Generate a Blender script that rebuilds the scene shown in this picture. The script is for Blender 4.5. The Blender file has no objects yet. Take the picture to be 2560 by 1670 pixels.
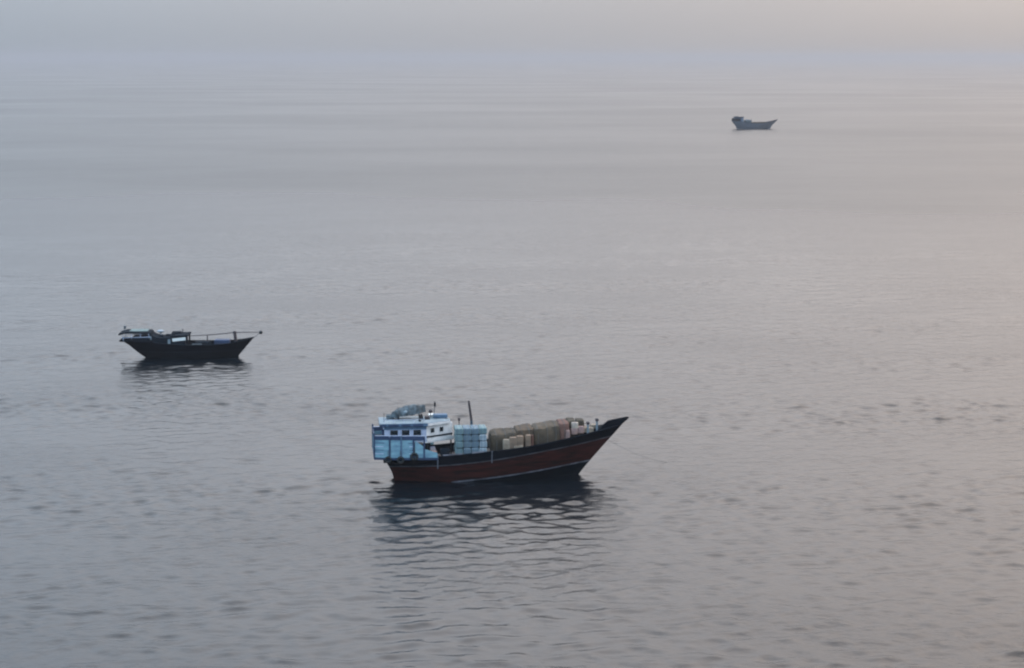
import bpy, math, random
import numpy as np
from mathutils import Vector, Matrix, noise

random.seed(7)
rng = np.random.default_rng(11)
S = bpy.context.scene
C = S.collection
R = math.radians

# ------------------------------------------------------------------ camera
CAM_H = 50.0
cd = bpy.data.cameras.new('camera'); cam = bpy.data.objects.new('camera', cd); C.objects.link(cam)
cam.location = (0, 0, CAM_H)
cam.rotation_euler = (R(90 - 8.295), 0, 0)
cd.sensor_width = 36.0; cd.lens = 36.0 * 1900 / 1024
cd.clip_start = 1.0; cd.clip_end = 120000
S.camera = cam

# ------------------------------------------------------------------ sky, sun, exposure
SUN_AZ, SUN_EL = 52.0, 16.0          # degrees to the right of the view, degrees up
sdir = Vector((math.sin(R(SUN_AZ)) * math.cos(R(SUN_EL)), math.cos(R(SUN_AZ)) * math.cos(R(SUN_EL)), math.sin(R(SUN_EL))))
W = bpy.data.worlds.new('World'); S.world = W; W.use_nodes = True
nt = W.node_tree; nt.nodes.clear()
def N(t, **kw):
    n = nt.nodes.new(t)
    for k, v in kw.items(): setattr(n, k, v)
    return n
def M(op, a, b=None, c=None, clamp=False):
    n = nt.nodes.new('ShaderNodeMath'); n.operation = op; n.use_clamp = clamp
    for i, v in enumerate((a, b, c)):
        if v is None: continue
        if isinstance(v, (int, float)): n.inputs[i].default_value = v
        else: nt.links.new(v, n.inputs[i])
    return n.outputs[0]
out = N('ShaderNodeOutputWorld'); bg = N('ShaderNodeBackground')
sky = N('ShaderNodeTexSky', sky_type='NISHITA'); sky.sun_disc = False
sky.sun_elevation = R(SUN_EL); sky.sun_rotation = R(SUN_AZ); sky.air_density = 1.2; sky.dust_density = 4.0; sky.ozone_density = 1.0
tc = N('ShaderNodeTexCoord'); sep = N('ShaderNodeSeparateXYZ'); nt.links.new(tc.outputs['Generated'], sep.inputs[0])
up = M('MAXIMUM', sep.outputs[2], 0.0)
dt = nt.nodes.new('ShaderNodeVectorMath'); dt.operation = 'DOT_PRODUCT'
nt.links.new(tc.outputs['Generated'], dt.inputs[0]); dt.inputs[1].default_value = sdir
warm = M('POWER', M('MULTIPLY_ADD', dt.outputs['Value'], 0.5, 0.5, clamp=True), 3.2)
mix = N('ShaderNodeMix', data_type='RGBA')
nt.links.new(warm, mix.inputs[0])
COOL = (0.247, 0.366, 0.490); WARM = (0.658, 0.538, 0.458)
mix.inputs[6].default_value = (*COOL, 1); mix.inputs[7].default_value = (*WARM, 1)
# overcast veil: brightness climbs out of the low murk towards the zenith
cm = N('ShaderNodeMapping'); cm.inputs['Scale'].default_value = (1, 1, 5); nt.links.new(tc.outputs['Generated'], cm.inputs[0])
cn = N('ShaderNodeTexNoise'); cn.inputs['Scale'].default_value = 4.0; cn.inputs['Detail'].default_value = 4; cn.inputs['Roughness'].default_value = 0.5
nt.links.new(cm.outputs[0], cn.inputs['Vector'])
veil = M('MULTIPLY_ADD', cn.outputs[0], 1.1, 8.95)      # faint, uneven cloud veil
gain = M('MULTIPLY', M('SUBTRACT', 6.85, M('MULTIPLY', M('EXPONENT', M('MULTIPLY', M('POWER', M('MULTIPLY', up, 2.3), 1.3), -1.0)), 5.85)), veil)
vs = nt.nodes.new('ShaderNodeVectorMath'); vs.operation = 'SCALE'
nt.links.new(mix.outputs[2], vs.inputs[0]); nt.links.new(gain, vs.inputs['Scale'])
sk = nt.nodes.new('ShaderNodeVectorMath'); sk.operation = 'SCALE'
nt.links.new(sky.outputs[0], sk.inputs[0]); sk.inputs['Scale'].default_value = 0.06
ad = nt.nodes.new('ShaderNodeVectorMath'); ad.operation = 'ADD'
nt.links.new(vs.outputs[0], ad.inputs[0]); nt.links.new(sk.outputs[0], ad.inputs[1])
nt.links.new(ad.outputs[0], bg.inputs[0]); bg.inputs[1].default_value = 0.10
nt.links.new(bg.outputs[0], out.inputs[0])

sl = bpy.data.lights.new('sun', 'SUN'); so = bpy.data.objects.new('sun', sl); C.objects.link(so)
sl.energy = 0.5; sl.angle = R(42); sl.color = (1.0, 0.86, 0.74)
so.rotation_euler = sdir.to_track_quat('Z', 'Y').to_euler()

S.view_settings.view_transform = 'Standard'; S.view_settings.look = 'None'
S.view_settings.exposure = 0.0; S.view_settings.gamma = 1.0
S.view_settings.use_curve_mapping = False
S.render.engine = 'CYCLES'
S.cycles.volume_bounces = 1
S.cycles.max_bounces = 8
S.cycles.use_denoising = True
S.cycles.pixel_filter_type = 'BLACKMAN_HARRIS'; S.cycles.filter_width = 2.2

# ------------------------------------------------------------------ materials
MATS = {}
def mat(name, col, rough=0.6, col2=None, scale=1.5, bump=0.0, bscale=8.0, metal=0.0, stretch=(1, 1, 1), spec=0.5):
    if name in MATS: return MATS[name]
    m = bpy.data.materials.new(name); m.use_nodes = True; t = m.node_tree
    p = t.nodes['Principled BSDF']; p.inputs['Roughness'].default_value = rough; p.inputs['Metallic'].default_value = metal
    p.inputs['Specular IOR Level'].default_value = spec
    g = t.nodes.new('ShaderNodeTexCoord'); mp = t.nodes.new('ShaderNodeMapping'); mp.inputs['Scale'].default_value = stretch
    t.links.new(g.outputs['Object'], mp.inputs[0])
    n1 = t.nodes.new('ShaderNodeTexNoise'); n1.inputs['Scale'].default_value = scale; n1.inputs['Detail'].default_value = 5
    n1.inputs['Roughness'].default_value = 0.65
    t.links.new(mp.outputs[0], n1.inputs['Vector'])
    r = t.nodes.new('ShaderNodeValToRGB'); r.color_ramp.elements[0].position = 0.36; r.color_ramp.elements[1].position = 0.66
    c2 = col2 or tuple(0.6 * c for c in col)
    r.color_ramp.elements[0].color = (*c2, 1); r.color_ramp.elements[1].color = (*col, 1)
    t.links.new(n1.outputs[0], r.inputs[0]); t.links.new(r.outputs[0], p.inputs['Base Color'])
    if bump:
        n2 = t.nodes.new('ShaderNodeTexNoise'); n2.inputs['Scale'].default_value = bscale; n2.inputs['Detail'].default_value = 3
        t.links.new(mp.outputs[0], n2.inputs['Vector'])
        b = t.nodes.new('ShaderNodeBump'); b.inputs['Strength'].default_value = 1.0; b.inputs['Distance'].default_value = bump
        t.links.new(n2.outputs[0], b.inputs['Height']); t.links.new(b.outputs[0], p.inputs['Normal'])
    MATS[name] = m
    return m

red_wood = mat('oxblood_painted_planks', (0.056, 0.0135, 0.0115), 0.8, (0.014, 0.0065, 0.006), 0.9, 0.01, 3, stretch=(0.35, 1, 3), spec=0.08)
black_hull = mat('tarred_black_wood', (0.006, 0.0085, 0.013), 0.85, (0.0035, 0.005, 0.008), 1.0, 0.01, 3, stretch=(0.4, 1, 3), spec=0.02)
boot_hull = mat('black_antifouling', (0.004, 0.008, 0.012), 0.85, (0.003, 0.005, 0.008), 1.0, stretch=(0.4, 1, 3), spec=0.02)
stripe = mat('weathered_white_stripe', (0.20, 0.21, 0.25), 0.8, (0.045, 0.045, 0.055), 0.9, stretch=(0.6, 1, 1), spec=0.2)
stripe_dim = mat('faded_grey_stripe', (0.085, 0.085, 0.10), 0.8, (0.025, 0.025, 0.03), 0.9, stretch=(0.6, 1, 1), spec=0.2)
deck_wood = mat('worn_deck_planks', (0.07, 0.06, 0.055), 0.8, (0.035, 0.03, 0.03), 1.2, stretch=(0.5, 6, 1))
pale_blue = mat('pale_blue_paint', (0.21, 0.37, 0.43), 0.65, (0.10, 0.19, 0.26), 1.6, 0.01, 6, stretch=(0.5, 1, 1.6))
lilac = mat('pale_lilac_paint', (0.46, 0.50, 0.62), 0.6, (0.30, 0.33, 0.43), 1.4)
navy = mat('dark_blue_paint', (0.022, 0.045, 0.105), 0.6, (0.012, 0.025, 0.06), 1.5)
mid_blue = mat('mid_blue_paint', (0.075, 0.14, 0.22), 0.6, (0.05, 0.09, 0.145), 1.5)
white = mat('chalky_white_paint', (0.72, 0.69, 0.68), 0.6, (0.50, 0.50, 0.50), 1.3)
roof_white = mat('pale_roof_paint', (0.20, 0.245, 0.275), 0.75, (0.12, 0.155, 0.18), 1.0)
glass = mat('dark_window_glass', (0.008, 0.015, 0.02), 0.25, (0.006, 0.01, 0.014), 2)
black = mat('sooty_black_metal', (0.008, 0.011, 0.015), 0.6)
mast_mat = mat('brown_mast_wood', (0.045, 0.032, 0.036), 0.7, (0.025, 0.018, 0.022), 1.5, stretch=(3, 3, 0.4))
mast_blue = mat('blue_painted_mast_foot', (0.035, 0.065, 0.095), 0.7)
tarp_grey = mat('grey_blue_canvas', (0.10, 0.13, 0.15), 0.85, (0.018, 0.024, 0.028), 2.2, 0.03, 4)
tarp_olive = mat('olive_brown_tarpaulin', (0.050, 0.034, 0.018), 0.9, (0.022, 0.017, 0.011), 0.9, 0.06, 3)
tarp_brown = mat('grey_brown_tarpaulin', (0.070, 0.047, 0.027), 0.9, (0.032, 0.024, 0.016), 0.8, 0.06, 3)
tarp_olive2 = mat('brown_tarpaulin', (0.074, 0.045, 0.024), 0.9, (0.030, 0.020, 0.012), 0.9, 0.06, 3)
tarp_red = mat('faded_red_tarpaulin', (0.13, 0.060, 0.043), 0.9, (0.085, 0.042, 0.032), 1.0, 0.05, 3)
sack = mat('beige_sackcloth', (0.23, 0.150, 0.100), 0.9, (0.12, 0.085, 0.062), 1.8, 0.03, 6)
sack_pale = mat('pale_sackcloth', (0.42, 0.35, 0.27), 0.9, (0.25, 0.21, 0.19), 1.8, 0.03, 6)
sack_pale2 = mat('dusty_pale_sackcloth', (0.28, 0.225, 0.17), 0.9, (0.15, 0.115, 0.085), 1.8, 0.03, 6)
sack_pink = mat('pinkish_sackcloth', (0.32, 0.20, 0.165), 0.9, (0.18, 0.12, 0.115), 1.8, 0.03, 6)
bale_a = mat('pale_blue_plastic_wrap', (0.13, 0.185, 0.22), 0.65, (0.08, 0.12, 0.15), 1.8, 0.02, 5)
bale_b = mat('teal_plastic_wrap', (0.13, 0.20, 0.205), 0.65, (0.11, 0.17, 0.18), 1.8, 0.02, 5)
bale_c = mat('whitish_plastic_wrap', (0.25, 0.29, 0.31), 0.65, (0.24, 0.29, 0.33), 1.8, 0.02, 5)
rubber = mat('black_tyre_rubber', (0.008, 0.012, 0.015), 0.8)
rope_m = mat('grey_rope', (0.10, 0.10, 0.10), 0.9)
far_grey = mat('haze_lightened_grey_hull', (0.095, 0.118, 0.150), 0.85, (0.065, 0.085, 0.11), 0.5, stretch=(0.4, 1, 3))  # distance haze put into the base colour: hull lightened beyond what haze_air gives
far_black = mat('dark_weathered_hull', (0.009, 0.012, 0.016), 0.85, (0.005, 0.007, 0.01), 0.8, stretch=(0.4, 1, 3), spec=0.02)
left_dark = mat('blackened_cabin_wood', (0.014, 0.020, 0.028), 0.85, (0.007, 0.010, 0.014), 1.2, spec=0.02)
canopy_top = mat('pale_green_canopy_top', (0.12, 0.175, 0.175), 0.8, (0.07, 0.10, 0.10), 1.2)
dull_white = mat('dull_white_fibreglass', (0.30, 0.33, 0.36), 0.8, (0.22, 0.25, 0.28), 1.5, spec=0.1)
glow_white = mat('bright_white_paint', (0.80, 0.80, 0.76), 0.6, (0.6, 0.6, 0.58), 1.2)

# ------------------------------------------------------------------ helpers
class MB:
    def __init__(s): s.v = []; s.f = []
    def add(s, vs, fs):
        o = len(s.v); s.v += [tuple(p) for p in vs]; s.f += [tuple(o + i for i in f) for f in fs]; return s
    def box(s, c, d, rz=0.0, ry=0.0, bev=0.0):
        mx = Matrix.Rotation(rz, 3, 'Z') @ Matrix.Rotation(ry, 3, 'Y')
        hx, hy, hz = d[0] / 2, d[1] / 2, d[2] / 2
        if bev <= 0:
            P = [Vector((x, y, z)) for z in (-hz, hz) for y in (-hy, hy) for x in (-hx, hx)]
            F = [(0, 2, 3, 1), (4, 5, 7, 6), (0, 1, 5, 4), (2, 6, 7, 3), (0, 4, 6, 2), (1, 3, 7, 5)]
        else:
            P = []; b = min(bev, hx * .9, hy * .9, hz * .9)
            for z, k in ((-hz, b), (-hz + b, 0), (hz - b, 0), (hz, b)):
                for x, y in ((-hx + k, -hy + k), (hx - k, -hy + k), (hx - k, hy - k), (-hx + k, hy - k)): P.append(Vector((x, y, z)))
            F = [(3, 2, 1, 0), (12, 13, 14, 15)]
            for l in range(3):
                for i in range(4): F.append((l * 4 + i, l * 4 + (i + 1) % 4, l * 4 + 4 + (i + 1) % 4, l * 4 + 4 + i))
        return s.add([mx @ p + Vector(c) for p in P], F)
    def tube(s, pts, r, n=8, cap=True):
        pts = [Vector(p) for p in pts]
        if isinstance(r, (int, float)): r = [r] * len(pts)
        V = []; F = []
        for i, p in enumerate(pts):
            d = (pts[min(i + 1, len(pts) - 1)] - pts[max(i - 1, 0)]).normalized()
            a = d.cross(Vector((0, 0, 1)) if abs(d.z) < .9 else Vector((1, 0, 0))).normalized(); b = d.cross(a)
            for k in range(n):
                t = 2 * math.pi * k / n; V.append(p + (a * math.cos(t) + b * math.sin(t)) * r[i])
        for i in range(len(pts) - 1):
            for k in range(n): F.append((i * n + k, i * n + (k + 1) % n, (i + 1) * n + (k + 1) % n, (i + 1) * n + k))
        if cap: F += [tuple(range(n))[::-1], tuple((len(pts) - 1) * n + k for k in range(n))]
        return s.add(V, F)
    def prism(s, poly, z0, z1):
        n = len(poly); V = [(x, y, z0) for x, y in poly] + [(x, y, z1) for x, y in poly]
        F = [tuple(range(n))[::-1], tuple(range(n, 2 * n))] + [(i, (i + 1) % n, n + (i + 1) % n, n + i) for i in range(n)]
        return s.add(V, F)
    def ribbon(s, rows):
        n = len(rows[0]); V = [p for r in rows for p in r]
        F = [(i * n + k, i * n + k + 1, (i + 1) * n + k + 1, (i + 1) * n + k) for i in range(len(rows) - 1) for k in range(n - 1)]
        return s.add(V, F)
    def ball(s, c, rad, n=10, m=7):
        V = []; F = []
        for i in range(m + 1):
            ph = math.pi * i / m
            for k in range(n):
                t = 2 * math.pi * k / n
                V.append((c[0] + rad[0] * math.sin(ph) * math.cos(t), c[1] + rad[1] * math.sin(ph) * math.sin(t), c[2] + rad[2] * math.cos(ph)))
        for i in range(m):
            for k in range(n): F.append((i * n + k, (i + 1) * n + k, (i + 1) * n + (k + 1) % n, i * n + (k + 1) % n))
        return s.add(V, F)
    def torus(s, c, Rr, r, axis='Y', n=20, m=8, scale=1.0):
        V = []; F = []
        for i in range(n):
            a = 2 * math.pi * i / n
            for k in range(m):
                b = 2 * math.pi * k / m; q = Rr + r * math.cos(b)
                V.append((c[0] + q * math.cos(a), c[1] + r * math.sin(b) * scale, c[2] + q * math.sin(a)))
        for i in range(n):
            for k in range(m): F.append((i * m + k, i * m + (k + 1) % m, ((i + 1) % n) * m + (k + 1) % m, ((i + 1) % n) * m + k))
        return s.add(V, F)
    def lump(s, x0, x1, y0, y1, z0, z1, seed=0, amp=0.12, rnd=5.0, top=None, nx=16, ny=10, nz=6):
        """a soft, sagging covered load: a rounded box pushed about by noise; top(u) lifts the ridge along x"""
        V = []; idx = {}; F = []
        def P(i, j, k):
            key = (i, j, k)
            if key in idx: return idx[key]
            u, v, w = i / nx * 2 - 1, j / ny * 2 - 1, k / nz * 2 - 1
            e = rnd; L = (abs(u) ** e + abs(v) ** e + abs(w) ** e) ** (1 / e) or 1
            uu, vv, ww = u / L, v / L, w / L
            q = 1
            x = (x0 + x1) / 2 + uu * (x1 - x0) / 2; y = (y0 + y1) / 2 + vv * (y1 - y0) / 2 * (1 - 0.12 * max(0, ww)) * q
            zt = z1 if top is None else z1 + top((uu + 1) / 2)
            z = z0 + (ww + 1) / 2 * (zt - z0)
            nv = noise.noise_vector(Vector((x * 0.9 + seed * 7.1, y * 0.9, z * 0.9 + seed)))
            nv2 = noise.noise_vector(Vector((x * 2.6 + seed * 3.1, y * 2.6, z * 1.1 + seed)))
            f = amp * (0.3 + 0.7 * (ww + 1) / 2)
            V.append((x + nv.x * f + nv2.x * f * .45, y + nv.y * f + nv2.y * f * .6, z + (nv.z * f + nv2.z * f * .4) * (ww + 1) / 2))
            idx[key] = len(V) - 1; return idx[key]
        for i in range(nx):
            for j in range(ny):
                F.append((P(i, j, 0), P(i, j + 1, 0), P(i + 1, j + 1, 0), P(i + 1, j, 0))); F.append((P(i, j, nz), P(i + 1, j, nz), P(i + 1, j + 1, nz), P(i, j + 1, nz)))
        for i in range(nx):
            for k in range(nz):
                F.append((P(i, 0, k), P(i + 1, 0, k), P(i + 1, 0, k + 1), P(i, 0, k + 1))); F.append((P(i, ny, k), P(i, ny, k + 1), P(i + 1, ny, k + 1), P(i + 1, ny, k)))
        for j in range(ny):
            for k in range(nz):
                F.append((P(0, j, k), P(0, j, k + 1), P(0, j + 1, k + 1), P(0, j + 1, k))); F.append((P(nx, j, k), P(nx, j + 1, k), P(nx, j + 1, k + 1), P(nx, j, k + 1)))
        return s.add(V, F)
    def build(s, name, m, parent=None, smooth=False, label=None, mx=None):
        me = bpy.data.meshes.new(name)
        vs = s.v if mx is None else [tuple(mx @ Vector(v)) for v in s.v]
        me.from_pydata(vs, [], s.f); me.materials.append(m)
        if smooth:
            for p in me.polygons: p.use_smooth = True
            me.set_sharp_from_angle(angle=R(38))
        me.update()
        o = bpy.data.objects.new(name, me); C.objects.link(o)
        if parent is not None: o.parent = parent
        if label: o['label'] = label
        return o

def tag(o, label, cat, group=None):
    o['label'] = label; o['category'] = cat
    if group: o['group'] = group
    return o
def thing(name, label, cat, loc, rz=0, group=None):
    o = bpy.data.objects.new(name, None); o.empty_display_size = 0.5; C.objects.link(o)
    o.location = loc; o.rotation_euler = (0, 0, rz)
    return tag(o, label, cat, group)
def at(o, base, rz, loc):
    """stand a free object at a spot given in a boat's own measures"""
    q = Matrix.Rotation(rz, 3, 'Z') @ Vector(loc)
    o.location = Vector(base) + q; o.rotation_euler = (0, 0, rz); return o

def smooth_interp(x, xs, ys):
    """monotone-ish cubic through the given points"""
    i = int(np.clip(np.searchsorted(xs, x) - 1, 0, len(xs) - 2))
    h = xs[i + 1] - xs[i]; t = min(max((x - xs[i]) / h, -0.5), 1.5)
    def sl_(k):
        if k == 0: return (ys[1] - ys[0]) / (xs[1] - xs[0])
        if k == len(xs) - 1: return (ys[-1] - ys[-2]) / (xs[-1] - xs[-2])
        return (ys[k + 1] - ys[k - 1]) / (xs[k + 1] - xs[k - 1])
    m0, m1 = sl_(i) * h, sl_(i + 1) * h
    if t < 0: return ys[i] + m0 * t
    if t > 1: return ys[i + 1] + m1 * (t - 1)
    return (2*t**3-3*t*t+1)*ys[i] + (t**3-2*t*t+t)*m0 + (-2*t**3+3*t*t)*ys[i+1] + (t**3-t*t)*m1

class Hull:
    PT = [0, .06, .15, .3, .48, .64, .78, .88, .95, 1.0]
    def __init__(s, stern, bow, B, sheer, plan, keel=-1.4):
        s.stern, s.bow, s.B, s.sh, s.plan, s.keel = stern, bow, B, sheer, plan, keel
    def line(s, L, x): return smooth_interp(x, L[0], L[1])
    def hb(s, t, z, zt):
        b = smooth_interp(t, s.PT, s.plan) * s.B
        r = min(max((z - s.keel) / (zt - s.keel), 0.0), 1.1)
        p = 0.30 + 0.75 * max(0, (t - .5) / .5) ** 1.6 + 0.45 * max(0, (.3 - t) / .3) ** 1.3
        return max(b * r ** p, 0.04)
    def X(s, t, z):
        a = smooth_interp(z, *s.stern); b = smooth_interp(z, *s.bow); return a + (b - a) * t
    def pt(s, t, L, off=0.0, side=-1, dz=0.0):
        """point on the hull skin at station t on the height line L (function of x)"""
        x = s.X(t, 0)
        for _ in range(6): z = s.line(L, x) + dz; x = s.X(t, z)
        zt = s.line(s.sh, x)
        return Vector((x, side * (s.hb(t, z, zt) + off), z))
    def t_at(s, x, L):
        lo, hi = 0.0, 1.0
        for _ in range(30):
            m = (lo + hi) / 2
            if s.pt(m, L).x < x: lo = m
            else: hi = m
        return (lo + hi) / 2
    def skin(s, La, Lb, n=48, k=6, off=0.0, t0=0.0, t1=1.0, close=True):
        mb = MB()
        for side in (-1, 1):
            rows = []
            for i in range(n + 1):
                t = t0 + (t1 - t0) * i / n; row = []
                for j in range(k + 1):
                    f = j / k; x = s.X(t, 0)
                    for _ in range(6):
                        z = s.line(La, x) * (1 - f) + s.line(Lb, x) * f; x = s.X(t, z)
                    row.append(Vector((x, side * (s.hb(t, z, s.line(s.sh, x)) + off), z)))
                rows.append(row if side < 0 else row[::-1])
            mb.ribbon(rows)
            if side < 0: first, last = rows[0], rows[-1]
            else:
                if close: mb.ribbon([first, rows[0][::-1]][::-1]); mb.ribbon([last, rows[-1][::-1]])
        return mb
    def strake(s, L, h=0.16, d=0.07, n=60, t0=0.0, t1=1.0, sides=(-1, 1), r=None):
        mb = MB()
        for side in sides:
            rows = []
            for i in range(n + 1):
                t = t0 + (t1 - t0) * i / n
                a = s.pt(t, L, -0.02, side, -h / 2); b = s.pt(t, L, d, side, -h / 2); c = s.pt(t, L, d, side, h / 2); e = s.pt(t, L, -0.02, side, h / 2)
                rows.append([a, b, c, e] if side < 0 else [e, c, b, a])
            mb.ribbon(rows)
            mb.add(rows[0], [(0, 1, 2, 3)]); mb.add(rows[-1], [(3, 2, 1, 0)])
        return mb
    def deck(s, drop, n=40, t0=0.0, t1=0.97, inset=0.05):
        mb = MB(); rows = []
        for i in range(n + 1):
            t = t0 + (t1 - t0) * i / n; p = s.pt(t, s.sh, -0.15, -1, -drop); rows.append([p, Vector((p.x, 0, p.z + .06)), Vector((p.x, -p.y, p.z))])
        return mb.ribbon(rows)
    def cap(s, w=0.28, h=0.12, n=60, t0=0.0, t1=1.0):
        mb = MB()
        for side in (-1, 1):
            rows = []
            for i in range(n + 1):
                t = t0 + (t1 - t0) * i / n
                p = s.pt(t, s.sh, 0, side); ww = min(w, abs(p.y) * .9)
                o = Vector((p.x, p.y + side * .06, p.z)); q = Vector((p.x, p.y - side * ww, p.z)); u = Vector((0, 0, h))
                rows.append([o, o + u, q + u, q, o])
                if side > 0: rows[-1] = rows[-1][::-1]
            mb.ribbon(rows)
            mb.add(rows[0][:4], [(0, 1, 2, 3)]); mb.add(rows[-1][:4], [(3, 2, 1, 0)])
        return mb

# ------------------------------------------------------------------ water
WAVES = []
def make_sea():
    ys = [150.0 - 12.0]
    while ys[-1] < 55000:
        y = ys[-1]; ys.append(y + max(0.34, 0.34 * (y / 285) ** 2.0))
    yb = [ys[0]]; d = 0.34
    while yb[-1] > -9000: yb.append(yb[-1] - d); d *= 1.12
    ys = np.array(yb[1:][::-1] + ys)
    xs = [0.0]
    while xs[-1] < 45000:
        x = xs[-1]; xs.append(x + (0.5 if x < 72 else 0.5 + (x - 72) * 0.035))
    xs = np.array([-x for x in xs[1:]][::-1] + xs)
    dx = np.gradient(xs); dy = np.gradient(ys)
    Xg, Yg = np.meshgrid(xs, ys)
    Z = np.zeros_like(Xg); DX = np.zeros_like(Xg); DY = np.zeros_like(Xg)
    # broad calm and ruffled patches
    patch = np.ones_like(Z)
    for _ in range(9):
        L = rng.uniform(35, 130); a = rng.uniform(-.5, .5); ph = rng.uniform(0, 6.28)
        patch += 0.15 * np.sin(2 * math.pi / L * (Xg * math.sin(a) * .6 + Yg * math.cos(a)) + ph)
    patch = np.clip(patch, 0.45, 1.6)
    nW = 130
    for i in range(nW):
        lam = 0.95 * (9 / 0.95) ** (((i + rng.uniform(0, 1)) / nW) ** 1.1)
        th = rng.normal(R(-86), R(50))
        k = 2 * math.pi / lam; kx, ky = k * math.cos(th), k * math.sin(th)
        slope = 0.0200 * math.exp(-(math.log(lam / 2.1)) ** 2 / (2 * 0.50 ** 2)) + 0.0026
        amp = slope / k
        fx = np.clip((2 * math.pi / abs(kx)) / (2.8 * dx) - .4, 0, 1); fy = np.clip((2 * math.pi / abs(ky)) / (2.8 * dy) - .4, 0, 1)
        iy = np.where(fy > 0)[0]; ix = np.where(fx > 0)[0]
        if not len(iy) or not len(ix): continue
        sy = slice(iy[0], iy[-1] + 1); sx = slice(ix[0], ix[-1] + 1)
        A = amp * np.outer(fy[sy], fx[sx]) * patch[sy, sx]
        ph = kx * Xg[sy, sx] + ky * Yg[sy, sx] + rng.uniform(0, 6.28)
        cs = np.cos(ph) * A; sn = np.sin(ph) * A
        Z[sy, sx] += cs; DX[sy, sx] -= 0.9 * (kx / k) * sn; DY[sy, sx] -= 0.9 * (ky / k) * sn
    V = np.stack([Xg + DX, Yg + DY, Z], -1).reshape(-1, 3).astype(np.float32)
    ny, nx = Xg.shape
    I = np.arange(ny * nx).reshape(ny, nx)
    Q = np.stack([I[:-1, :-1], I[:-1, 1:], I[1:, 1:], I[1:, :-1]], -1).reshape(-1)
    nf = len(Q) // 4
    me = bpy.data.meshes.new('sea')
    me.vertices.add(len(V)); me.vertices.foreach_set('co', V.ravel())
    me.loops.add(len(Q)); me.loops.foreach_set('vertex_index', Q.astype(np.int32))
    me.polygons.add(nf); me.polygons.foreach_set('loop_start', np.arange(0, nf * 4, 4, dtype=np.int32)); me.polygons.foreach_set('loop_total', np.full(nf, 4, dtype=np.int32))
    me.update(calc_edges=True)
    me.polygons.foreach_set('use_smooth', np.ones(nf, dtype=bool))
    print('sea quads', nf, 'slope', np.std(np.gradient(Z, axis=0)[100:500] / dy[100:500, None]))
    o = bpy.data.objects.new('sea', me); C.objects.link(o); o['kind'] = 'structure'
    m = bpy.data.materials.new('sea_water'); m.use_nodes = True; t = m.node_tree; me.materials.append(m)
    p = t.nodes['Principled BSDF']; p.inputs['Base Color'].default_value = (0.002, 0.0045, 0.007, 1)
    p.inputs['IOR'].default_value = 1.333
    g = t.nodes.new('ShaderNodeTexCoord')
    def nz(scale, st, det=4, rough=.55):
        mp = t.nodes.new('ShaderNodeMapping'); mp.inputs['Scale'].default_value = st; t.links.new(g.outputs['Object'], mp.inputs[0])
        n = t.nodes.new('ShaderNodeTexNoise'); n.inputs['Scale'].default_value = scale; n.inputs['Detail'].default_value = det; n.inputs['Roughness'].default_value = rough
        t.links.new(mp.outputs[0], n.inputs['Vector']); return n.outputs[0]
    def mt(op, a, b, c=None):
        n = t.nodes.new('ShaderNodeMath'); n.operation = op
        for i, v in enumerate((a, b, c)):
            if v is None: continue
            if isinstance(v, (int, float)): n.inputs[i].default_value = v
            else: t.links.new(v, n.inputs[i])
        return n.outputs[0]
    # wind-ruffled and slick areas far out: rougher or smoother skin
    big = nz(0.0045, (0.6, 1.0, 1), 5, .55)
    mr = t.nodes.new('ShaderNodeMapRange'); mr.inputs[1].default_value = .38; mr.inputs[2].default_value = .62; mr.inputs[3].default_value = .12; mr.inputs[4].default_value = .19
    t.links.new(big, mr.inputs[0]); # offshore the breeze ruffles the skin more
    sp_ = t.nodes.new('ShaderNodeSeparateXYZ'); t.links.new(g.outputs['Object'], sp_.inputs[0])
    off = t.nodes.new('ShaderNodeMapRange'); off.interpolation_type = 'SMOOTHSTEP'; off.inputs[1].default_value = 255; off.inputs[2].default_value = 600; off.inputs[3].default_value = 0; off.inputs[4].default_value = .17
    edge = mt('MULTIPLY_ADD', nz(0.006, (.5, .5, 1), 4, .5), -420, sp_.outputs[1])
    t.links.new(edge, off.inputs[0]); t.links.new(mt('ADD', mr.outputs[0], off.outputs[0]), p.inputs['Roughness'])
    b1 = t.nodes.new('ShaderNodeBump'); b1.inputs['Distance'].default_value = 0.13
    t.links.new(mt('MULTIPLY_ADD', nz(0.035, (.7, 1, 1), 3, .5), 2.4, -.6), b1.inputs['Strength'])
    t.links.new(nz(0.8, (0.9, 1.1, 1), 4, .6), b1.inputs['Height'])
    b2 = t.nodes.new('ShaderNodeBump'); b2.inputs['Distance'].default_value = 0.25
    # the ruffled water starts some 600 m out, along a wandering edge
    fd = t.nodes.new('ShaderNodeMapRange'); fd.interpolation_type = 'SMOOTHSTEP'; fd.inputs[1].default_value = 330; fd.inputs[2].default_value = 520; fd.inputs[3].default_value = .36; fd.inputs[4].default_value = 1.0
    t.links.new(edge, fd.inputs[0])
    f2 = t.nodes.new('ShaderNodeMapRange'); f2.inputs[1].default_value = 900; f2.inputs[2].default_value = 3500; f2.inputs[3].default_value = 1; f2.inputs[4].default_value = .45
    t.links.new(sp_.outputs[1], f2.inputs[0]); t.links.new(mt('MULTIPLY', fd.outputs[0], f2.outputs[0]), b2.inputs['Strength'])
    t.links.new(nz(0.11, (0.5, 1.2, 1), 4, .6), b2.inputs['Height']); t.links.new(b1.outputs[0], b2.inputs['Normal'])
    t.links.new(b2.outputs[0], p.inputs['Normal'])
    return o
make_sea()

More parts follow.
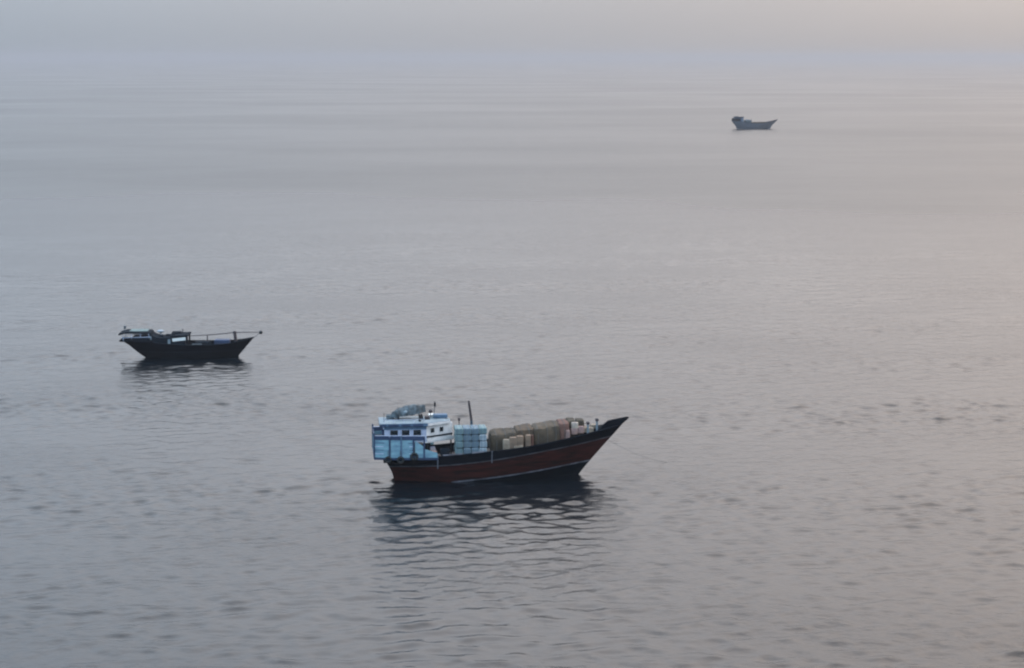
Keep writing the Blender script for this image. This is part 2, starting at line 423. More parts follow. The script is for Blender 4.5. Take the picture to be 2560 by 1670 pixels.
# ------------------------------------------------------------------ haze
hz = MB().box((0, 12000, 38), (60000, 36000, 80)).build('haze', bpy.data.materials.new('haze_air')); hz['kind'] = 'stuff'
hm = hz.data.materials[0]; hm.use_nodes = True; ht = hm.node_tree; ht.nodes.clear()
ho = ht.nodes.new('ShaderNodeOutputMaterial'); hv = ht.nodes.new('ShaderNodeVolumePrincipled')
hv.inputs['Color'].default_value = (0.455, 0.468, 0.505, 1); hv.inputs['Density'].default_value = 0.00011; hv.inputs['Anisotropy'].default_value = 0.5
ht.links.new(hv.outputs[0], ho.inputs['Volume'])

# ------------------------------------------------------------------ the big cargo dhow
B1 = Vector((-15.43, 222.75, 0)); A1 = R(5.9)
def build_main():
    T = thing('cargo_dhow', 'large wooden cargo dhow with oxblood hull, pale blue stern cabin and loaded deck', 'dhow', B1, A1)
    sheer = ([-1, 0, 6.2, 12.7, 17.6, 23.9, 27, 29.2], [3.2, 3.1, 3.2, 3.72, 4.25, 5.25, 5.75, 6.0])
    up = ([-1, 1, 7.05, 12.7, 18.3, 26.5, 29], [1.85, 1.9, 2.15, 2.7, 3.5, 4.55, 4.8])
    low = ([-1, 5, 11.3, 18.3, 24.4, 29], [-.6, -.3, .28, 1.02, 1.68, 2.0])
    H = Hull(([-1.5, 0, 1.2, 2.2, 3.2], [1.9, 1.3, .95, .45, -.05]), ([-1.5, 0, 3, 5.9, 7], [22.9, 23.6, 26.1, 28.7, 29.6]), 3.75, sheer,
             [.60, .70, .84, .96, 1.0, .96, .80, .55, .28, .03], keel=-1.5)
    keel = ([-1, 29], [-1.45, -1.45])
    H.skin(keel, low, k=8).build('hull_bottom', boot_hull, T, True)
    H.skin(low, up, k=6).build('hull_side', red_wood, T, True)
    H.skin(up, sheer, k=5).build('bulwark', black_hull, T, True)
    inner = MB()
    for side in (-1, 1):
        rows = []
        for i in range(41):
            t = i / 40 * .97
            a = H.pt(t, sheer, -.14, side, -1.0); b = H.pt(t, sheer, -.14, side, .02)
            rows.append([b, a] if side < 0 else [a, b])
        inner.ribbon(rows)
    inner.build('bulwark_lining', black_hull, T)
    H.deck(0.95).build('deck', deck_wood, T)
    H.cap().build('cap_rail', black_hull, T)
    H.strake(up, .13, .06).build('rubbing_strake', stripe_dim, T, label='faded upper stripe along the hull')
    H.strake(low, .17, .06, t0=.30).build('rubbing_strake', stripe, T, label='white lower stripe rising to the bow')
    # stem head: the raised black beak of the bow
    sp = MB()
    P = [(24.9, 5.45), (26.4, 5.9), (27.2, 6.55), (29.5, 7.0), (29.75, 6.9), (28.4, 5.7), (26.8, 4.3)]
    V = [(x, y * w, z) for (x, z), w in zip(P, (.30, .26, .22, .12, .10, .2, .25)) for y in (-1, 1)]
    n = len(P); F = [tuple(2 * i for i in range(n)), tuple(2 * i + 1 for i in range(n))[::-1]]
    F += [(2 * i, 2 * i + 1, 2 * ((i + 1) % n) + 1, 2 * ((i + 1) % n)) for i in range(n)]
    sp.add(V, F); sp.build('stem_head', black_hull, T)
    # bow sheer boards, pale panels inside and bitts
    for x, h, y in ((24.55, 6.65, -1.15), (25.7, 6.95, -.75)):
        b = MB().box((x, y, h - .98), (.22, .22, 1.34), bev=.03).build('bitt', roof_white, T)
        MB().box((x, y, h - .13), (.38, .38, .36), bev=.09).build('cap', mast_mat, b)
    MB().box((24.5, -.6, 5.65), (1.5, 1.2, .55), bev=.05).build('bow_locker', sack_pale2, T)
    MB().box((25.5, -.2, 5.95), (.9, .8, .45), bev=.05).build('anchor_box', sack_pale2, T)
    w = MB(); w.tube([(26.0, -.9, 5.9), (26.0, .9, 5.9)], .16, 10); w.torus((26.0, -.75, 5.9), .22, .05); w.build('windlass', black, T)
    # painted pipes hanging down the side
    for x, za, zb in ((6.35, 1.75, 3.55), (12.75, 2.45, 3.85)):
        t = H.t_at(x, sheer); L = [H.pt(t, up, .09, -1, (za - H.line(up, x)) + (zb - za) * k / 5) for k in range(6)]
        MB().tube([(x, p.y, p.z) for p in L], .065, 6).build('drain_pipe', stripe, T)
    # pale boards on the gunwale
    for xa, xb in ((7.0, 9.2), (10.4, 11.8)):
        mb = MB(); rows = []
        for i in range(9):
            x = xa + (xb - xa) * i / 8; t = H.t_at(x, sheer); p = H.pt(t, sheer, .02, -1, .13)
            rows.append([p, p + Vector((0, .0, .07)), p + Vector((0, .4, .07)), p + Vector((0, .4, 0)), p])
        mb.ribbon(rows); mb.add(rows[0][:4], [(0, 1, 2, 3)]); mb.add(rows[-1][:4], [(3, 2, 1, 0)])
        mb.build('gunwale_board', stripe, T)
    # ---- raised stern (poop) in pale blue
    base = MB().prism([(-1.15, -2.75), (2.0, -3.25), (6.4, -3.6), (6.4, 3.6), (2.0, 3.25), (-1.15, 2.75)], 2.92, 3.2)
    base.build('poop_sill', navy, T)
    MB().prism([(-1.0, -2.65), (2.0, -3.12), (4.6, -3.35), (4.6, 3.35), (2.0, 3.12), (-1.0, 2.65)], 4.72, 4.85).build('poop_deck', deck_wood, T)
    def ys(x): return -(2.75 + (x + 1.15) * .16 if x < 2 else 3.25 + (x - 2) * .08)
    def panel(xa, xb, za, zb, y_off=0.0, th=.08, zb2=None):
        ya, yb = ys(xa) - y_off, ys(xb) - y_off; zb2 = zb if zb2 is None else zb2
        V = [(xa, ya, za), (xb, yb, za), (xb, yb, zb2), (xa, ya, zb), (xa, ya + th, za), (xb, yb + th, za), (xb, yb + th, zb2), (xa, ya + th, zb)]
        F = [(0, 1, 2, 3), (5, 4, 7, 6), (0, 4, 5, 1), (3, 2, 6, 7), (1, 5, 6, 2), (0, 3, 7, 4)]
        return V, F
    def mir(V, F): return [(x, -y, z) for x, y, z in V], [f[::-1] for f in F]
    segs = [(-1.12, .62, 5.3, 5.3), (.78, 1.98, 5.3, 5.3), (2.12, 3.6, 5.3, 5.28), (3.66, 4.7, 5.25, 4.5), (4.72, 6.3, 4.25, 3.75)]
    for xa, xb, z1, z2 in segs:
        V, F = panel(xa, xb, 3.2, z1, zb2=z2); MB().add(V, F).build('poop_panel', pale_blue, T)
        V, F = mir(V, F); MB().add(V, F).build('poop_panel', pale_blue, T)
    # horizontal planks proud of the panels
    for z in (3.62, 4.05, 4.48, 4.9):
        for side in (0, 1):
            V, F = panel(-1.1, 3.55 if z < 4.6 else 3.4, z, z + .10, .03, .04)
            if side: V, F = mir(V, F)
            MB().add(V, F).build('batten', mid_blue if z in (4.05, 4.9) else lilac, T)
    for side in (0, 1):
        for xa, xb in ((-1.15, .62), (.78, 1.98), (2.12, 3.4), (3.4, 4.75)):
            V, F = panel(xa, xb, 5.30, 5.78, .0, .06)
            if side: V, F = mir(V, F)
            MB().add(V, F).build('rail_board', navy, T)
        V, F = panel(-1.18, 4.9, 5.79, 5.85, .05, .12)
        if side: V, F = mir(V, F)
        MB().add(V, F).build('hand_rail', lilac, T)
        for x, z, m_ in ((-1.12, 6.15, navy), (.7, 5.68, navy), (2.05, 5.86, mid_blue), (3.5, 5.68, navy), (4.75, 5.78, navy)):
            y = ys(x) - .02
            MB().box((x, (-1 if not side else 1) * -y if side else y, (3.2 + z) / 2), (.19, .15, z - 3.2), bev=.02).build('stanchion', m_, T)
    MB().box((-1.08, 0, 4.3), (.1, 5.4, 2.1)).build('transom_board', pale_blue, T)
    MB().box((-1.1, 0, 5.5), (.1, 5.4, .36)).build('transom_rail', navy, T)
    # lower deckhouse under the wheelhouse
    MB().prism([(.0, -2.3), (4.9, -2.3), (5.6, -1.2), (5.6, 1.2), (4.9, 2.3), (.0, 2.3)], 2.4, 4.7).build('lower_cabin_wall', left_dark, T)
    MB().box((5.9, -2.5, 3.45), (.75, .5, .7), bev=.06).build('deck_chest', sack_pink, T)
    MB().box((7.3, -1.8, 3.5), (1.1, .8, .8), bev=.08).build('deck_chest', left_dark, T)
    for x, y in ((5.2, -2.15), (8.15, -.3), (8.15, .3), (5.2, 2.15)):
        MB().box((x, y, 3.7), (.14, .14, 2.1), bev=.02).build('cabin_post', black, T)
    # ---- wheelhouse
    plan = [(.1, -2.2), (5.1, -2.2), (8.3, -.25), (8.3, .25), (5.1, 1.7), (.1, 1.7)]
    MB().prism([(-.1, -2.3), (5.15, -2.3), (8.5, -.28), (8.5, .28), (5.15, 1.8), (-.1, 1.8)], 4.72, 4.86).build('wheelhouse_floor', white, T)
    def wall(p, q, z0, z1, m_, name='wall', th=.08, out=0.0, parent=None):
        a, b = Vector((*p, 0)), Vector((*q, 0)); d = (b - a).normalized(); nrm = Vector((d.y, -d.x, 0))
        a2, b2 = a + nrm * out, b + nrm * out; i1, i2 = a2 - nrm * th, b2 - nrm * th
        return MB().prism([(a2.x, a2.y), (b2.x, b2.y), (i2.x, i2.y), (i1.x, i1.y)], z0, z1).build(name, m_, parent or T)
    def windows(p, q, cs, zc, w, h, wall_m, frame_m):
        """a wall with real openings: sill part, head part and piers between windows; each window is frame > pane"""
        a, b = Vector((*p, 0)), Vector((*q, 0)); L = (b - a).length; d = (b - a).normalized()
        f = lambda s_: ((a + d * s_).x, (a + d * s_).y)
        wall(f(0), f(L), 4.86, zc - h / 2, wall_m); wall(f(0), f(L), zc + h / 2, 6.78, wall_m)
        e = [0] + [v for c in cs for v in (c - w / 2, c + w / 2)] + [L]
        for i in range(0, len(e), 2): wall(f(e[i]), f(e[i + 1]), zc - h / 2, zc + h / 2, wall_m, 'pier')
        nrm = Vector((d.y, -d.x, 0))
        for c in cs:
            ang = math.atan2(d.y, d.x); o = a + d * c
            fr = MB(); k = .06
            for sx, sz, ww, hh in ((0, h / 2, w + k, k), (0, -h / 2, w + k, k), (-w / 2, 0, k, h - k), (w / 2, 0, k, h - k)):
                q_ = o + d * sx + nrm * .015; fr.box((q_.x, q_.y, zc + sz), (ww, .06, hh), rz=ang)
            fo = fr.build('window', frame_m, T)
            q_ = o - nrm * .05; MB().box((q_.x, q_.y, zc), (w, .02, h), rz=ang).build('pane', glass, fo)
    windows(plan[0], plan[1], (1.15, 2.53, 3.9), 5.98, .98, .74, lilac, lilac)
    windows(plan[1], plan[2], (.85, 2.15), 6.12, .62, .62, white, white)
    windows(plan[3], plan[4], (1.6, 2.9), 6.12, .58, .52, white, white)
    windows(plan[4], plan[5], (1.1, 2.47, 3.85), 6.0, .78, .50, lilac, lilac)
    wall(plan[2], plan[3], 4.86, 6.78, white); wall(plan[5], plan[0], 4.86, 6.78, lilac)
    # trim bands
    wall(plan[0], plan[1], 6.36, 6.78, mid_blue, 'head_board', .05, .045)
    wall((5.1, -2.2), (8.3, -.25), 5.32, 5.52, left_dark, 'sill_board', .05, .045)
    wall((5.15, -2.3), (8.5, -.28), 4.88, 5.22, white, 'apron_board', .06, .05)
    for x in (1.84, 3.215, 4.75): wall((x - .09, -2.2), (x + .09, -2.2), 4.9, 6.35, lilac, 'pilaster', .04, .09)
    wall((.12, -2.2), (.5, -2.2), 4.9, 6.35, lilac, 'pilaster', .04, .06)
    # roof
    rp = [(-.45, -2.5), (5.25, -2.5), (8.0, -.75), (8.0, .75), (5.25, 2.0), (-.45, 1.9)]
    MB().prism(rp, 6.79, 7.14).build('fascia', mid_blue, T)
    for xa, xb in ((-.4, .35), (.6, 1.8), (2.15, 3.2), (3.5, 4.7)): wall((xa, -2.5), (xb, -2.5), 6.80, 7.05, navy, 'fascia_panel', .03, .045)
    for xa, xb in ((.65, 1.75), (2.15, 3.2), (3.5, 4.6)): wall((xa, -2.2), (xb, -2.2), 5.02, 5.42, mid_blue, 'dado_panel', .03, .045)
    for x in (.1, 1.2, 2.4, 3.6, 4.8): MB().tube([(x, -2.42, 7.14), (x, -2.42, 7.62)], .03, 5).build('roof_rail_post', lilac, T)
    MB().tube([(0, -2.42, 7.62), (4.9, -2.42, 7.62)], .025, 5).build('roof_rail', lilac, T)
    MB().box((.9, .3, 7.5), (.9, 1.0, .5), bev=.08).build('roof_tank', tarp_grey, T)
    MB().box((5.3, -.3, 7.42), (.6, .8, .36), bev=.06).build('roof_crate', mast_mat, T)
    rt = [(-.1, -2.3), (5.15, -2.35), (7.85, -.65), (7.85, .65), (5.15, 1.85), (-.1, 1.7)]
    n = 6; V = [(x, y, 7.142) for x, y in rp] + [(x * .9 + .25, y * .8, 7.24) for x, y in rt]
    MB().add(V, [tuple(range(6, 12))] + [(i, (i + 1) % n, n + (i + 1) % n, n + i) for i in range(n)]).build('roof', roof_white, T)
    wall((5.25, -2.5), (8.0, -.75), 6.80, 7.10, white, 'visor_board', .04, .045)
    MB().box((6.9, .25, 7.5), (1.7, .9, .42), bev=.06).build('roof_locker', mid_blue, T)
    MB().box((6.0, 1.1, 7.42), (.9, .8, .3), bev=.06).build('roof_hatch', glow_white, T)
    for s in (-1, 1):
        MB().tube([(.05, s * 1.95 - .2, 5.2), (-.28, s * 2.1 - .25, 6.9)], .09, 6).build('roof_bracket', navy, T)
    MB().box((-.05, -2.0, 5.9), (.3, .3, 1.0), bev=.08).build('vent_cowl', navy, T)
    f = MB(); f.tube([(4.35, -1.7, 7.15), (4.35, -1.7, 8.0)], .16, 12); f.tube([(4.35, -1.7, 7.93), (4.35, -1.7, 8.08)], .2, 12)
    f.build('funnel', black, T, True)
    # rack on the roof
    for x in (1.85, 4.7):
        for y in (-.5, .9): MB().tube([(x, y, 7.2), (x, y, 7.6)], .13, 6).build('rack_post', left_dark, T)
        MB().tube([(x, -.6, 7.62), (x, 1.0, 7.62)], .07, 6).build('rack_beam', left_dark, T)
    MB().tube([(.1, -1.5, 7.2), (.1, -1.5, 8.3)], .03, 5).build('aerial', black, T)
    a = MB(); a.tube([(6.2, .9, 7.3), (6.3, .9, 9.15)], .035, 5); a.box((6.3, .9, 8.75), (.22, .06, .5)); a.build('aerial', left_dark, T)
    a = MB(); a.tube([(5.75, .4, 7.3), (5.75, .4, 8.1)], .05, 5); a.ball((5.75, .4, 8.05), (.26, .26, .22)); a.build('radar', mast_mat, T)
    # mast
    MB().tube([(10.75, 0, 2.7), (10.62, 0, 6.9)], [.19, .16], 10).build('mast_foot', mast_blue, T, True)
    MB().tube([(10.62, 0, 6.9), (10.3, 0, 9.3)], [.165, .125], 10).build('mast', mast_mat, T, True)
    p = MB(); p.tube([(9.25, .9, 2.8), (9.2, .9, 6.85)], .06, 6); p.box((9.2, .9, 6.9), (.28, .28, .38), bev=.06); p.build('lamp_post', mast_mat, T)
    return T, H, sheer
T1, H1, SH1 = build_main()

# roof boat on the rack
def roof_boat():
    mb = MB(); rows = []
    for i in range(19):
        u = i / 18; x = -2.05 + 4.1 * u
        w = .85 * math.sin(math.pi * min(1, .12 + u * .93)) ** .55 * (1 if u > .1 else .9)
        h = 1.12 * (0.45 + .55 * math.sin(math.pi * min(1, max(0, (u - .05) * .75 + .1))))
        row = []
        for k in range(11):
            a = math.pi * k / 10; nn = noise.noise(Vector((x * 2.3, math.cos(a) * 2, 3.7))) * .2
            row.append(Vector((x, -w * math.cos(a), h * (abs(math.sin(a)) ** .8) + nn + .06 * u)))
        rows.append(row)
    mb.ribbon([r[::-1] for r in rows]); mb.add(rows[0], [tuple(range(11))]); mb.add(rows[-1], [tuple(range(10, -1, -1))])
    mb.add([p + Vector((0, 0, 0)) for r in (rows[0], rows[6], rows[12], rows[18]) for p in (r[0], r[10])], [(0, 1, 3, 2), (2, 3, 5, 4), (4, 5, 7, 6)])
    o = thing('small_boat', 'small grey-blue canvas-covered boat stowed upside down on the roof of the blue cabin', 'boat', (0, 0, 0))
    hb = mb.build('hull', tarp_grey, o, True)
    for x in (-1.2, 0.1, 1.3):
        l = MB(); l.tube([(x, -.86 * math.cos(math.pi * k / 12), 1.15 * abs(math.sin(math.pi * k / 12)) ** .8 + .03) for k in range(13)], .035, 5)
        l.build('lashing', rope_m, o)
    MB().ball((-.35, -.74, .52), (.22, .12, .18)).build('patch', bale_c, o, True, 'pale patch on the grey cover')
    at(o, B1, A1, (3.15, .15, 7.72)); o.rotation_euler = (0, R(-7), A1)
roof_boat()

# bales in four layers beside the mast
def bales():
    cols = ['nearest the cabin', 'second from the cabin', 'third from the cabin', 'nearest the tarpaulins']
    lays = ['bottom layer', 'second layer', 'third layer', 'top layer']
    cw, hh, z0 = .95, .80, 3.30
    for k in range(4):
        for c in range(4):
            m_ = bale_c if (c == 3 and k < 3) else (bale_b if (c == 0 or (c == 3)) else bale_a)
            nm = {bale_a: 'pale blue', bale_b: 'teal', bale_c: 'whitish'}[m_]
            d = (cw - .05 + random.uniform(-.03, .03), 2.3, hh - .03)
            mb = MB().box((0, 0, d[2] / 2), d, bev=.10)
            for v in range(len(mb.v)):
                x, y, z = mb.v[v]; q = noise.noise_vector(Vector((x * 2 + c * 5, y * 2, z * 2 + k * 3))) * .035; mb.v[v] = (x + q.x, y + q.y, z + q.z * (1 if z > .2 else 0))
            o = thing('cargo_bale', f'{nm} wrapped bale {cols[c]}, {lays[k]} of stack by mast', 'bale', (0, 0, 0), group='wrapped bales stacked beside the mast')
            mb.build('wrapping', m_, o)
            b = MB()
            for x in (-.22, .22): b.box((x, -d[1] / 2 - .012, d[2] / 2), (.05, .03, d[2] * .92)); b.box((x, 0, d[2] + .01), (.05, d[1] * .92, .03))
            b.build('strap', mid_blue, o)
            at(o, B1, A1, (8.95 + c * cw + random.uniform(-.03, .03), -.35 - 1.2 + random.uniform(-.08, .08), z0 + k * hh))
bales()

# covered and sacked cargo forward
def cargo():
    def load(name, label, cat, m_, x0, x1, y0, y1, z0, z1, seed, amp, top=None, ropes=(), group=None, nx=18):
        cx, cy = (x0 + x1) / 2, (y0 + y1) / 2
        o = thing(name, label, cat, (0, 0, 0), group=group)
        MB().lump(x0 - cx, x1 - cx, y0 - cy, y1 - cy, 0, z1 - z0, seed, amp, rnd=11.0, top=top, nx=nx).build('cover', m_, o, True)
        if ropes:
            for u in ropes:
                r = MB()
                x = (x0 - cx) + (x1 - x0) * u; tp = z1 - z0 + (top(u) if top else 0); w = (y1 - y0) / 2
                r.tube([(x, -w - .05, .1), (x + .05, -w - .04, tp * .6), (x, -w * .86, tp * .97), (x, -w * .4, tp + .07), (x, w * .4, tp + .07), (x, w * .86, tp * .97), (x, w + .05, .1)], .03, 5)
                r.build('lashing', rope_m, o)
        at(o, B1, A1, (cx, cy, z0)); return o
    G = 'covered cargo along the fore deck'
    load('covered_load', 'dark olive tarpaulin-covered load directly forward of the pale blue bales', 'cargo load', tarp_olive, 12.75, 16.0, -2.5, 2.1, 3.2, 5.5, 1, .15, lambda u: .22 * u, (.2, .55, .85), G)
    load('covered_load', 'brown tarpaulin-covered load standing above the beige sacks', 'cargo load', tarp_olive2, 15.85, 18.0, -2.25, 2.1, 3.5, 5.9, 2, .14, lambda u: .22 * u, (.3, .7), G)
    load('covered_load', 'long grey-brown tarpaulin-covered load in the middle of the fore deck', 'cargo load', tarp_brown, 17.9, 21.1, -2.35, 2.0, 3.7, 6.1, 3, .15, lambda u: .45 * u, (.15, .5, .82), G)
    load('covered_load', 'faded red tarpaulin-covered load near the bow', 'cargo load', tarp_red, 21.0, 22.2, -2.1, 1.8, 4.0, 6.62, 4, .11, lambda u: .12 * u, (.5,), G, nx=10)
    load('covered_load', 'small dark olive load between the red load and the palest sack', 'cargo load', tarp_olive, 22.1, 23.1, -1.2, 1.5, 4.5, 6.8, 5, .12, None, (), G, nx=8)
    load('covered_load', 'small olive bundle highest and nearest the bow', 'cargo load', tarp_olive, 23.2, 24.15, -.9, 1.2, 5.0, 6.75, 6, .12, None, (), G, nx=8)
    SG = 'sacks piled against the tarpaulins'
    S_ = [  # x, y, z, length, depth, height, material, label
        (14.55, -2.85, 3.70, .85, .6, 1.40, sack_pale2, 'pale upright sack, sternmost of the beige pile amidships'),
        (15.35, -2.85, 3.75, .95, .6, 1.60, sack, 'beige sack next to the pale upright one amidships'),
        (16.15, -2.85, 3.90, .85, .6, 1.62, sack, 'beige sack highest in the pile amidships'),
        (15.95, -3.1, 3.85, 1.1, .45, .50, sack_pale2, 'flat pale sack lying lowest in the pile amidships'),
        (17.15, -2.75, 4.05, .65, .6, 1.50, sack, 'narrow beige upright sack, foremost of the pile amidships'),
        (17.62, -2.6, 4.05, .38, .5, 1.45, tarp_red, 'thin reddish-brown roll standing at the fore end of the beige pile'),
        (22.0, -1.95, 4.75, .5, .5, 1.15, sack_pink, 'pinkish upright sack leaning on the faded red load'),
        (22.95, -1.35, 5.95, .85, .6, .75, sack_pale, 'cream sack on top of the bow pile'),
        (22.85, -1.45, 5.25, .8, .6, .75, sack_pink, 'pinkish sack beneath the cream one in the bow pile'),
        (23.65, -1.3, 5.35, .8, .6, .85, sack_pink, 'pinkish sack of the bow pile beside the white locker'),
    ]
    for i, (x, y, z, l, d, h, m_, lab) in enumerate(S_):
        if 'roll' in lab:
            o = tag(MB().tube([(0, 0, 0), (.05, 0, h)], [l / 2, l / 2.3], 10).build('cloth_roll', m_), lab, 'roll')
        else:
            o = tag(MB().lump(-l / 2, l / 2, -d / 2, d / 2, 0, h, 20 + i, .07, rnd=9.0, nx=8, ny=6, nz=6).build('cargo_sack', m_, None, True), lab, 'sack', SG)
        at(o, B1, A1, (x, y, z))
cargo()

# tyres hung along the stern quarter
for x, z, r, lab in ((-.05 + .55, 3.0, .42, 'black tyre fender under the stern overhang, aftmost of the three'), (1.95, 2.98, .45, 'black tyre fender in the middle of the three at the stern'),
                     (3.55, 3.38, .50, 'largest and highest black tyre fender, against the pale blue panels')):
    o = thing('tyre_fender', lab, 'tyre', (0, 0, 0), group='tyres hung along the stern quarter')
    MB().torus((0, 0, 0), r * .68, r * .32).build('tyre', rubber, o, True)
    MB().tube([(0, .02, r * .5), (0, .05, r + .6)], .03, 5).build('rope', rope_m, o)
    yy = -(2.75 + (x + 1.15) * .16 if x < 2 else 3.25 + (x - 2) * .08) - .2
    at(o, B1, A1, (x, yy, z))

# anchor rope from the bow into the water
pb = B1 + Matrix.Rotation(A1, 3, 'Z') @ Vector((27.0, 0, 4.3)); pe = Vector((20.5, 233.0, -.4))
L = []
for i in range(17):
    u = i / 16; p = pb.lerp(pe, u); p.z -= .55 * math.sin(math.pi * u); L.append(p - pb)
o = MB().tube(L, .016, 6).build('anchor_rope', rope_m); o.location = pb; tag(o, 'thin grey anchor rope running from the dhow bow down into the water', 'rope')

# ------------------------------------------------------------------ the smaller dark dhow on the left
B2 = Vector((-65.68, 315.72, 0)); A2 = R(2.4)
def build_left():
    T = thing('fishing_dhow', 'smaller dark wooden dhow at left with canopied stern and long boom', 'dhow', B2, A2)
    sheer = ([0, 2.5, 6, 11, 17, 20, 22], [3.15, 3.0, 2.72, 2.38, 2.42, 2.75, 3.2])
    H = Hull(([-1.2, 0, .9, 1.8, 2.6, 3.1], [5.0, 4.1, 3.0, 2.0, 1.1, .2]), ([-1.2, 0, 1.5, 3, 4], [19.0, 19.5, 20.7, 22.0, 22.8]), 2.75, sheer,
             [.50, .62, .80, .96, 1.0, .95, .78, .55, .28, .03], keel=-1.2)
    mid = ([0, 22], [1.15, 1.25])
    H.skin(([0, 22], [-1.15, -1.15]), mid, k=6).build('hull_bottom', far_black, T, True)
    H.skin(mid, sheer, k=5).build('hull_side', black_hull, T, True)
    inner = MB()
    for side in (-1, 1):
        rows = []
        for i in range(31):
            t = i / 30 * .97; a = H.pt(t, sheer, -.12, side, -.9); b = H.pt(t, sheer, -.12, side, .02)
            rows.append([b, a] if side < 0 else [a, b])
        inner.ribbon(rows)
    inner.build('bulwark_lining', black_hull, T)
    H.deck(.85).build('deck', left_dark, T)
    H.cap(.22, .1).build('cap_rail', left_dark, T)
    H.strake(mid, .12, .05).build('rubbing_strake', left_dark, T)
    # stern gallery
    MB().prism([(-.1, -1.35), (3.6, -2.3), (5.6, -2.55), (5.6, 2.55), (3.6, 2.3), (-.1, 1.35)], 2.85, 3.05).build('stern_deck', black_hull, T)
    MB().prism([(2.1, -2.0), (5.2, -2.4), (5.2, 2.4), (2.1, 2.0)], 3.05, 3.6).build('stern_cabin', left_dark, T)
    # canopy
    c = MB(); V = []
    for x, z in ((-.1, 4.1), (.9, 4.38), (4.9, 4.33), (5.25, 4.15)):
        for y in (-1.9, 1.9): V.append((x, y, z - .12)); V.append((x, y, z + .16))
    F = []
    for i in range(3):
        a = i * 4; b = a + 4; F += [(a, b, b + 1, a + 1), (a + 2, a + 3, b + 3, b + 2), (a + 1, b + 1, b + 3, a + 3), (a, a + 2, b + 2, b)]
    F += [(0, 1, 3, 2), (12, 14, 15, 13)]; c.add(V, F); c.build('canopy', left_dark, T)
    MB().box((3.1, .3, 4.56), (3.0, 2.6, .07)).build('canopy_top', canopy_top, T)
    for x, y in ((.5, -1.5), (2.0, -1.85), (3.5, -1.9), (4.9, -1.9), (.5, 1.5), (2.0, 1.85), (3.5, 1.9), (4.9, 1.9)):
        MB().tube([(x + .15, y * 1.02, 3.05), (x, y, 4.25)], .06, 6).build('canopy_post', lilac, T)
    r = MB(); r.tube([(.3, -1.45, 3.5), (5.2, -2.2, 3.75)], .05, 6); r.tube([(.3, 1.45, 3.5), (5.2, 2.2, 3.75)], .05, 6); r.build('gallery_rail', lilac, T)
    b = MB().box((5.15, -2.15, 3.55), (.5, .08, .55)); b.build('wind_screen', roof_white, T)
    # deckhouse with sloping roof and raised fore end
    d = MB(); prof = [(5.3, 2.0), (10.9, 2.0), (10.9, 3.55), (9.3, 3.6), (7.0, 3.55), (5.9, 3.7), (5.1, 4.15), (4.95, 4.05), (5.3, 3.4)]
    n = len(prof); V = [(x, s * 2.0, z) for s in (-1, 1) for x, z in prof]
    d.add(V, [tuple(range(n)), tuple(range(2 * n - 1, n - 1, -1))] + [(i, n + i, n + (i + 1) % n, (i + 1) % n) for i in range(n)])
    d.build('deckhouse', left_dark, T)
    MB().prism([(8.4, -2.1), (11.4, -2.1), (11.5, 2.1), (8.4, 2.1)], 3.74, 3.96).build('wheelhouse_roof', left_dark, T)
    MB().box((9.2, .9, 4.07), (1.5, 1.4, .25), bev=.05).build('roof_box', left_dark, T)
    for x, y in ((11.2, -1.95), (11.2, 1.95), (8.55, 1.9)):
        MB().box((x, y, 3.3), (.26, .2, 1.4)).build('cabin_post', black_hull, T)
    MB().box((9.95, -2.08, 3.3), (2.2, .08, .5), ry=R(-6)).build('windscreen_panel', glow_white, T)
    MB().box((8.3, -2.08, 2.95), (.42, .06, .75)).build('door', roof_white, T)
    a = MB(); a.tube([(10.3, .4, 3.9), (10.3, .4, 4.75)], .07, 6); a.build('aerial', left_dark, T)
    a = MB(); a.tube([(.6, 0, 4.25), (.62, 0, 5.2)], .03, 5); a.box((.7, 0, 5.1), (.38, .1, .55), bev=.1); a.build('stern_light', tarp_grey, T)
    a = MB(); a.tube([(6.55, .8, 3.6), (6.55, .8, 4.1)], .12, 6); a.ball((6.55, .8, 4.3), (.62, .55, .24)); a.build('radar_dome', dull_white, T, True)
    # fore post, boom and stay
    MB().tube([(19.25, 0, 2.0), (19.0, 0, 4.25)], [.27, .25], 8).build('fore_post', mast_mat, T, True)
    MB().box((19.0, 0, 4.28), (.5, .5, .16), bev=.04).build('post_cap', mast_mat, T)
    MB().tube([(11.4, .3, 3.55), (15, .15, 3.72), (19.2, 0, 4.12), (23.3, 0, 4.15)], [.06, .08, .075, .06], 8).build('boom', mast_mat, T, True)
    MB().tube([(21.6, 0, 2.75), (23.25, 0, 4.05)], .045, 6).build('bow_stay', rope_m, T)
    MB().ball((23.4, 0, 4.1), (.32, .28, .32), 12, 8).build('boom_block', black, T, True)
    MB().box((14.4, .2, 3.1), (.16, .16, 1.1)).build('boom_crutch', mast_mat, T)
    for x, y, z, d in ((6.8, -.6, 3.72, (.7, .6, .35)), (7.9, .4, 3.72, (.9, .7, .3)), (8.9, -1.0, 4.06, (.5, .5, .22))): MB().box((x, y, z), d, bev=.08).build('roof_crate', left_dark, T)
    MB().box((12.9, -2.2, 2.45), (1.6, .3, .22), bev=.04).build('deck_chest', tarp_grey, T)
    MB().box((16.9, .4, 2.55), (2.6, 1.6, .75), bev=.1).build('net_pile', navy, T)
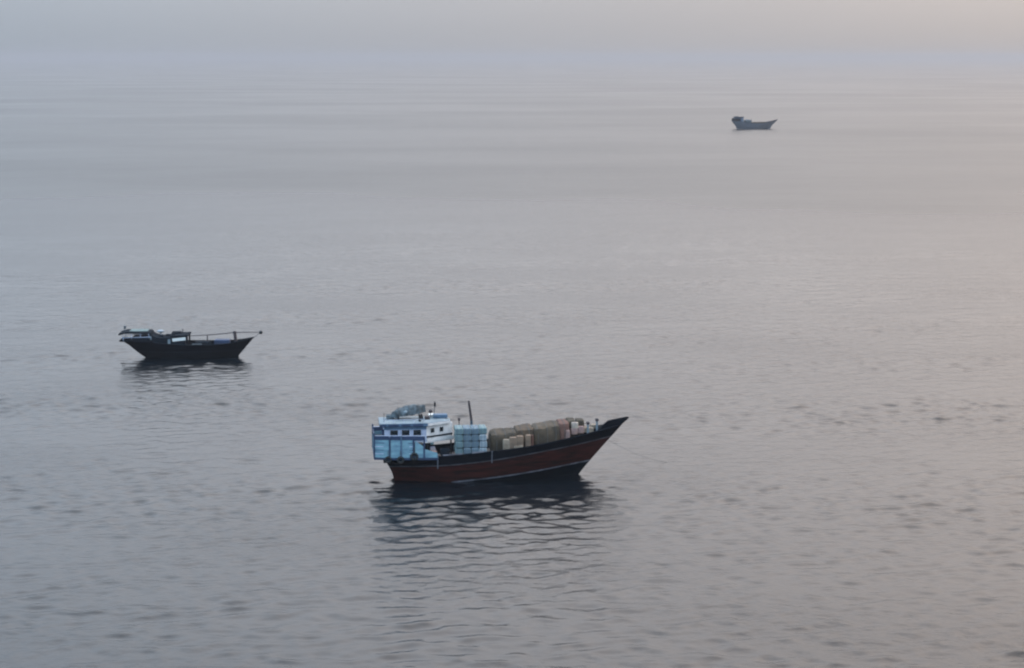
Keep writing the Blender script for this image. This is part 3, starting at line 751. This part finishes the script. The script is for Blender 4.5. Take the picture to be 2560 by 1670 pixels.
    MB().box((13.6, .3, 2.3), (2.6, 1.8, .6), bev=.1).build('hatch_cover', left_dark, T)
build_left()

# ------------------------------------------------------------------ the far dhow in the haze
B3 = Vector((154.4, 1339.7, 0)); A3 = R(8)
def build_far():
    T = thing('distant_dhow', 'distant grey hazy dhow near the horizon at upper right', 'dhow', B3, A3)
    sheer = ([0, 4, 10, 18, 25, 30, 34], [6.1, 5.6, 4.5, 4.1, 4.7, 5.7, 6.9])
    H = Hull(([-1.5, 0, 2, 4, 6], [4.4, 3.6, 2.8, 1.2, .0]), ([-1.5, 0, 3, 5, 7.5], [26.6, 27.3, 29.3, 31.4, 34.0]), 4.2, sheer,
             [.60, .70, .84, .96, 1.0, .96, .80, .55, .28, .03], keel=-1.5)
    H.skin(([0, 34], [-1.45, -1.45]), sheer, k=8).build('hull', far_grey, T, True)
    H.deck(.9).build('deck', left_dark, T); H.cap().build('cap_rail', black_hull, T)
    MB().prism([(.4, -3), (5.2, -3.3), (5.2, 3.3), (.4, 3)], 5.5, 7.5).build('poop', left_dark, T)
    MB().prism([(1.6, -2.4), (6.6, -2.4), (8.0, -1), (8.0, 1), (6.6, 2.4), (1.6, 2.4)], 5.0, 8.2).build('wheelhouse_wall', mid_blue, T)
    MB().prism([(1.2, -2.7), (6.9, -2.7), (8.3, -1), (8.3, 1), (6.9, 2.7), (1.2, 2.7)], 8.2, 8.5).build('wheelhouse_roof', left_dark, T)
    for x in (2.6, 4.0, 5.4): MB().box((x, -2.42, 7.3), (.8, .06, .6)).build('window', glass, T)
    MB().box((2.9, 0, 8.7), (2.8, 2.2, .4), bev=.15).build('roof_bundle', tarp_grey, T)
    MB().lump(8.8, 13.4, -2.6, 2.6, 3.4, 6.6, 9, .2, nx=12).build('deck_load', tarp_grey, T, True)
    MB().lump(14.0, 26.0, -2.4, 2.4, 3.2, 4.9, 10, .25, nx=18).build('hold_cover', tarp_olive, T, True)
    MB().tube([(14, 0, 3.4), (13.8, 0, 7.2)], [.14, .1], 8).build('mast', mast_mat, T)
build_far()
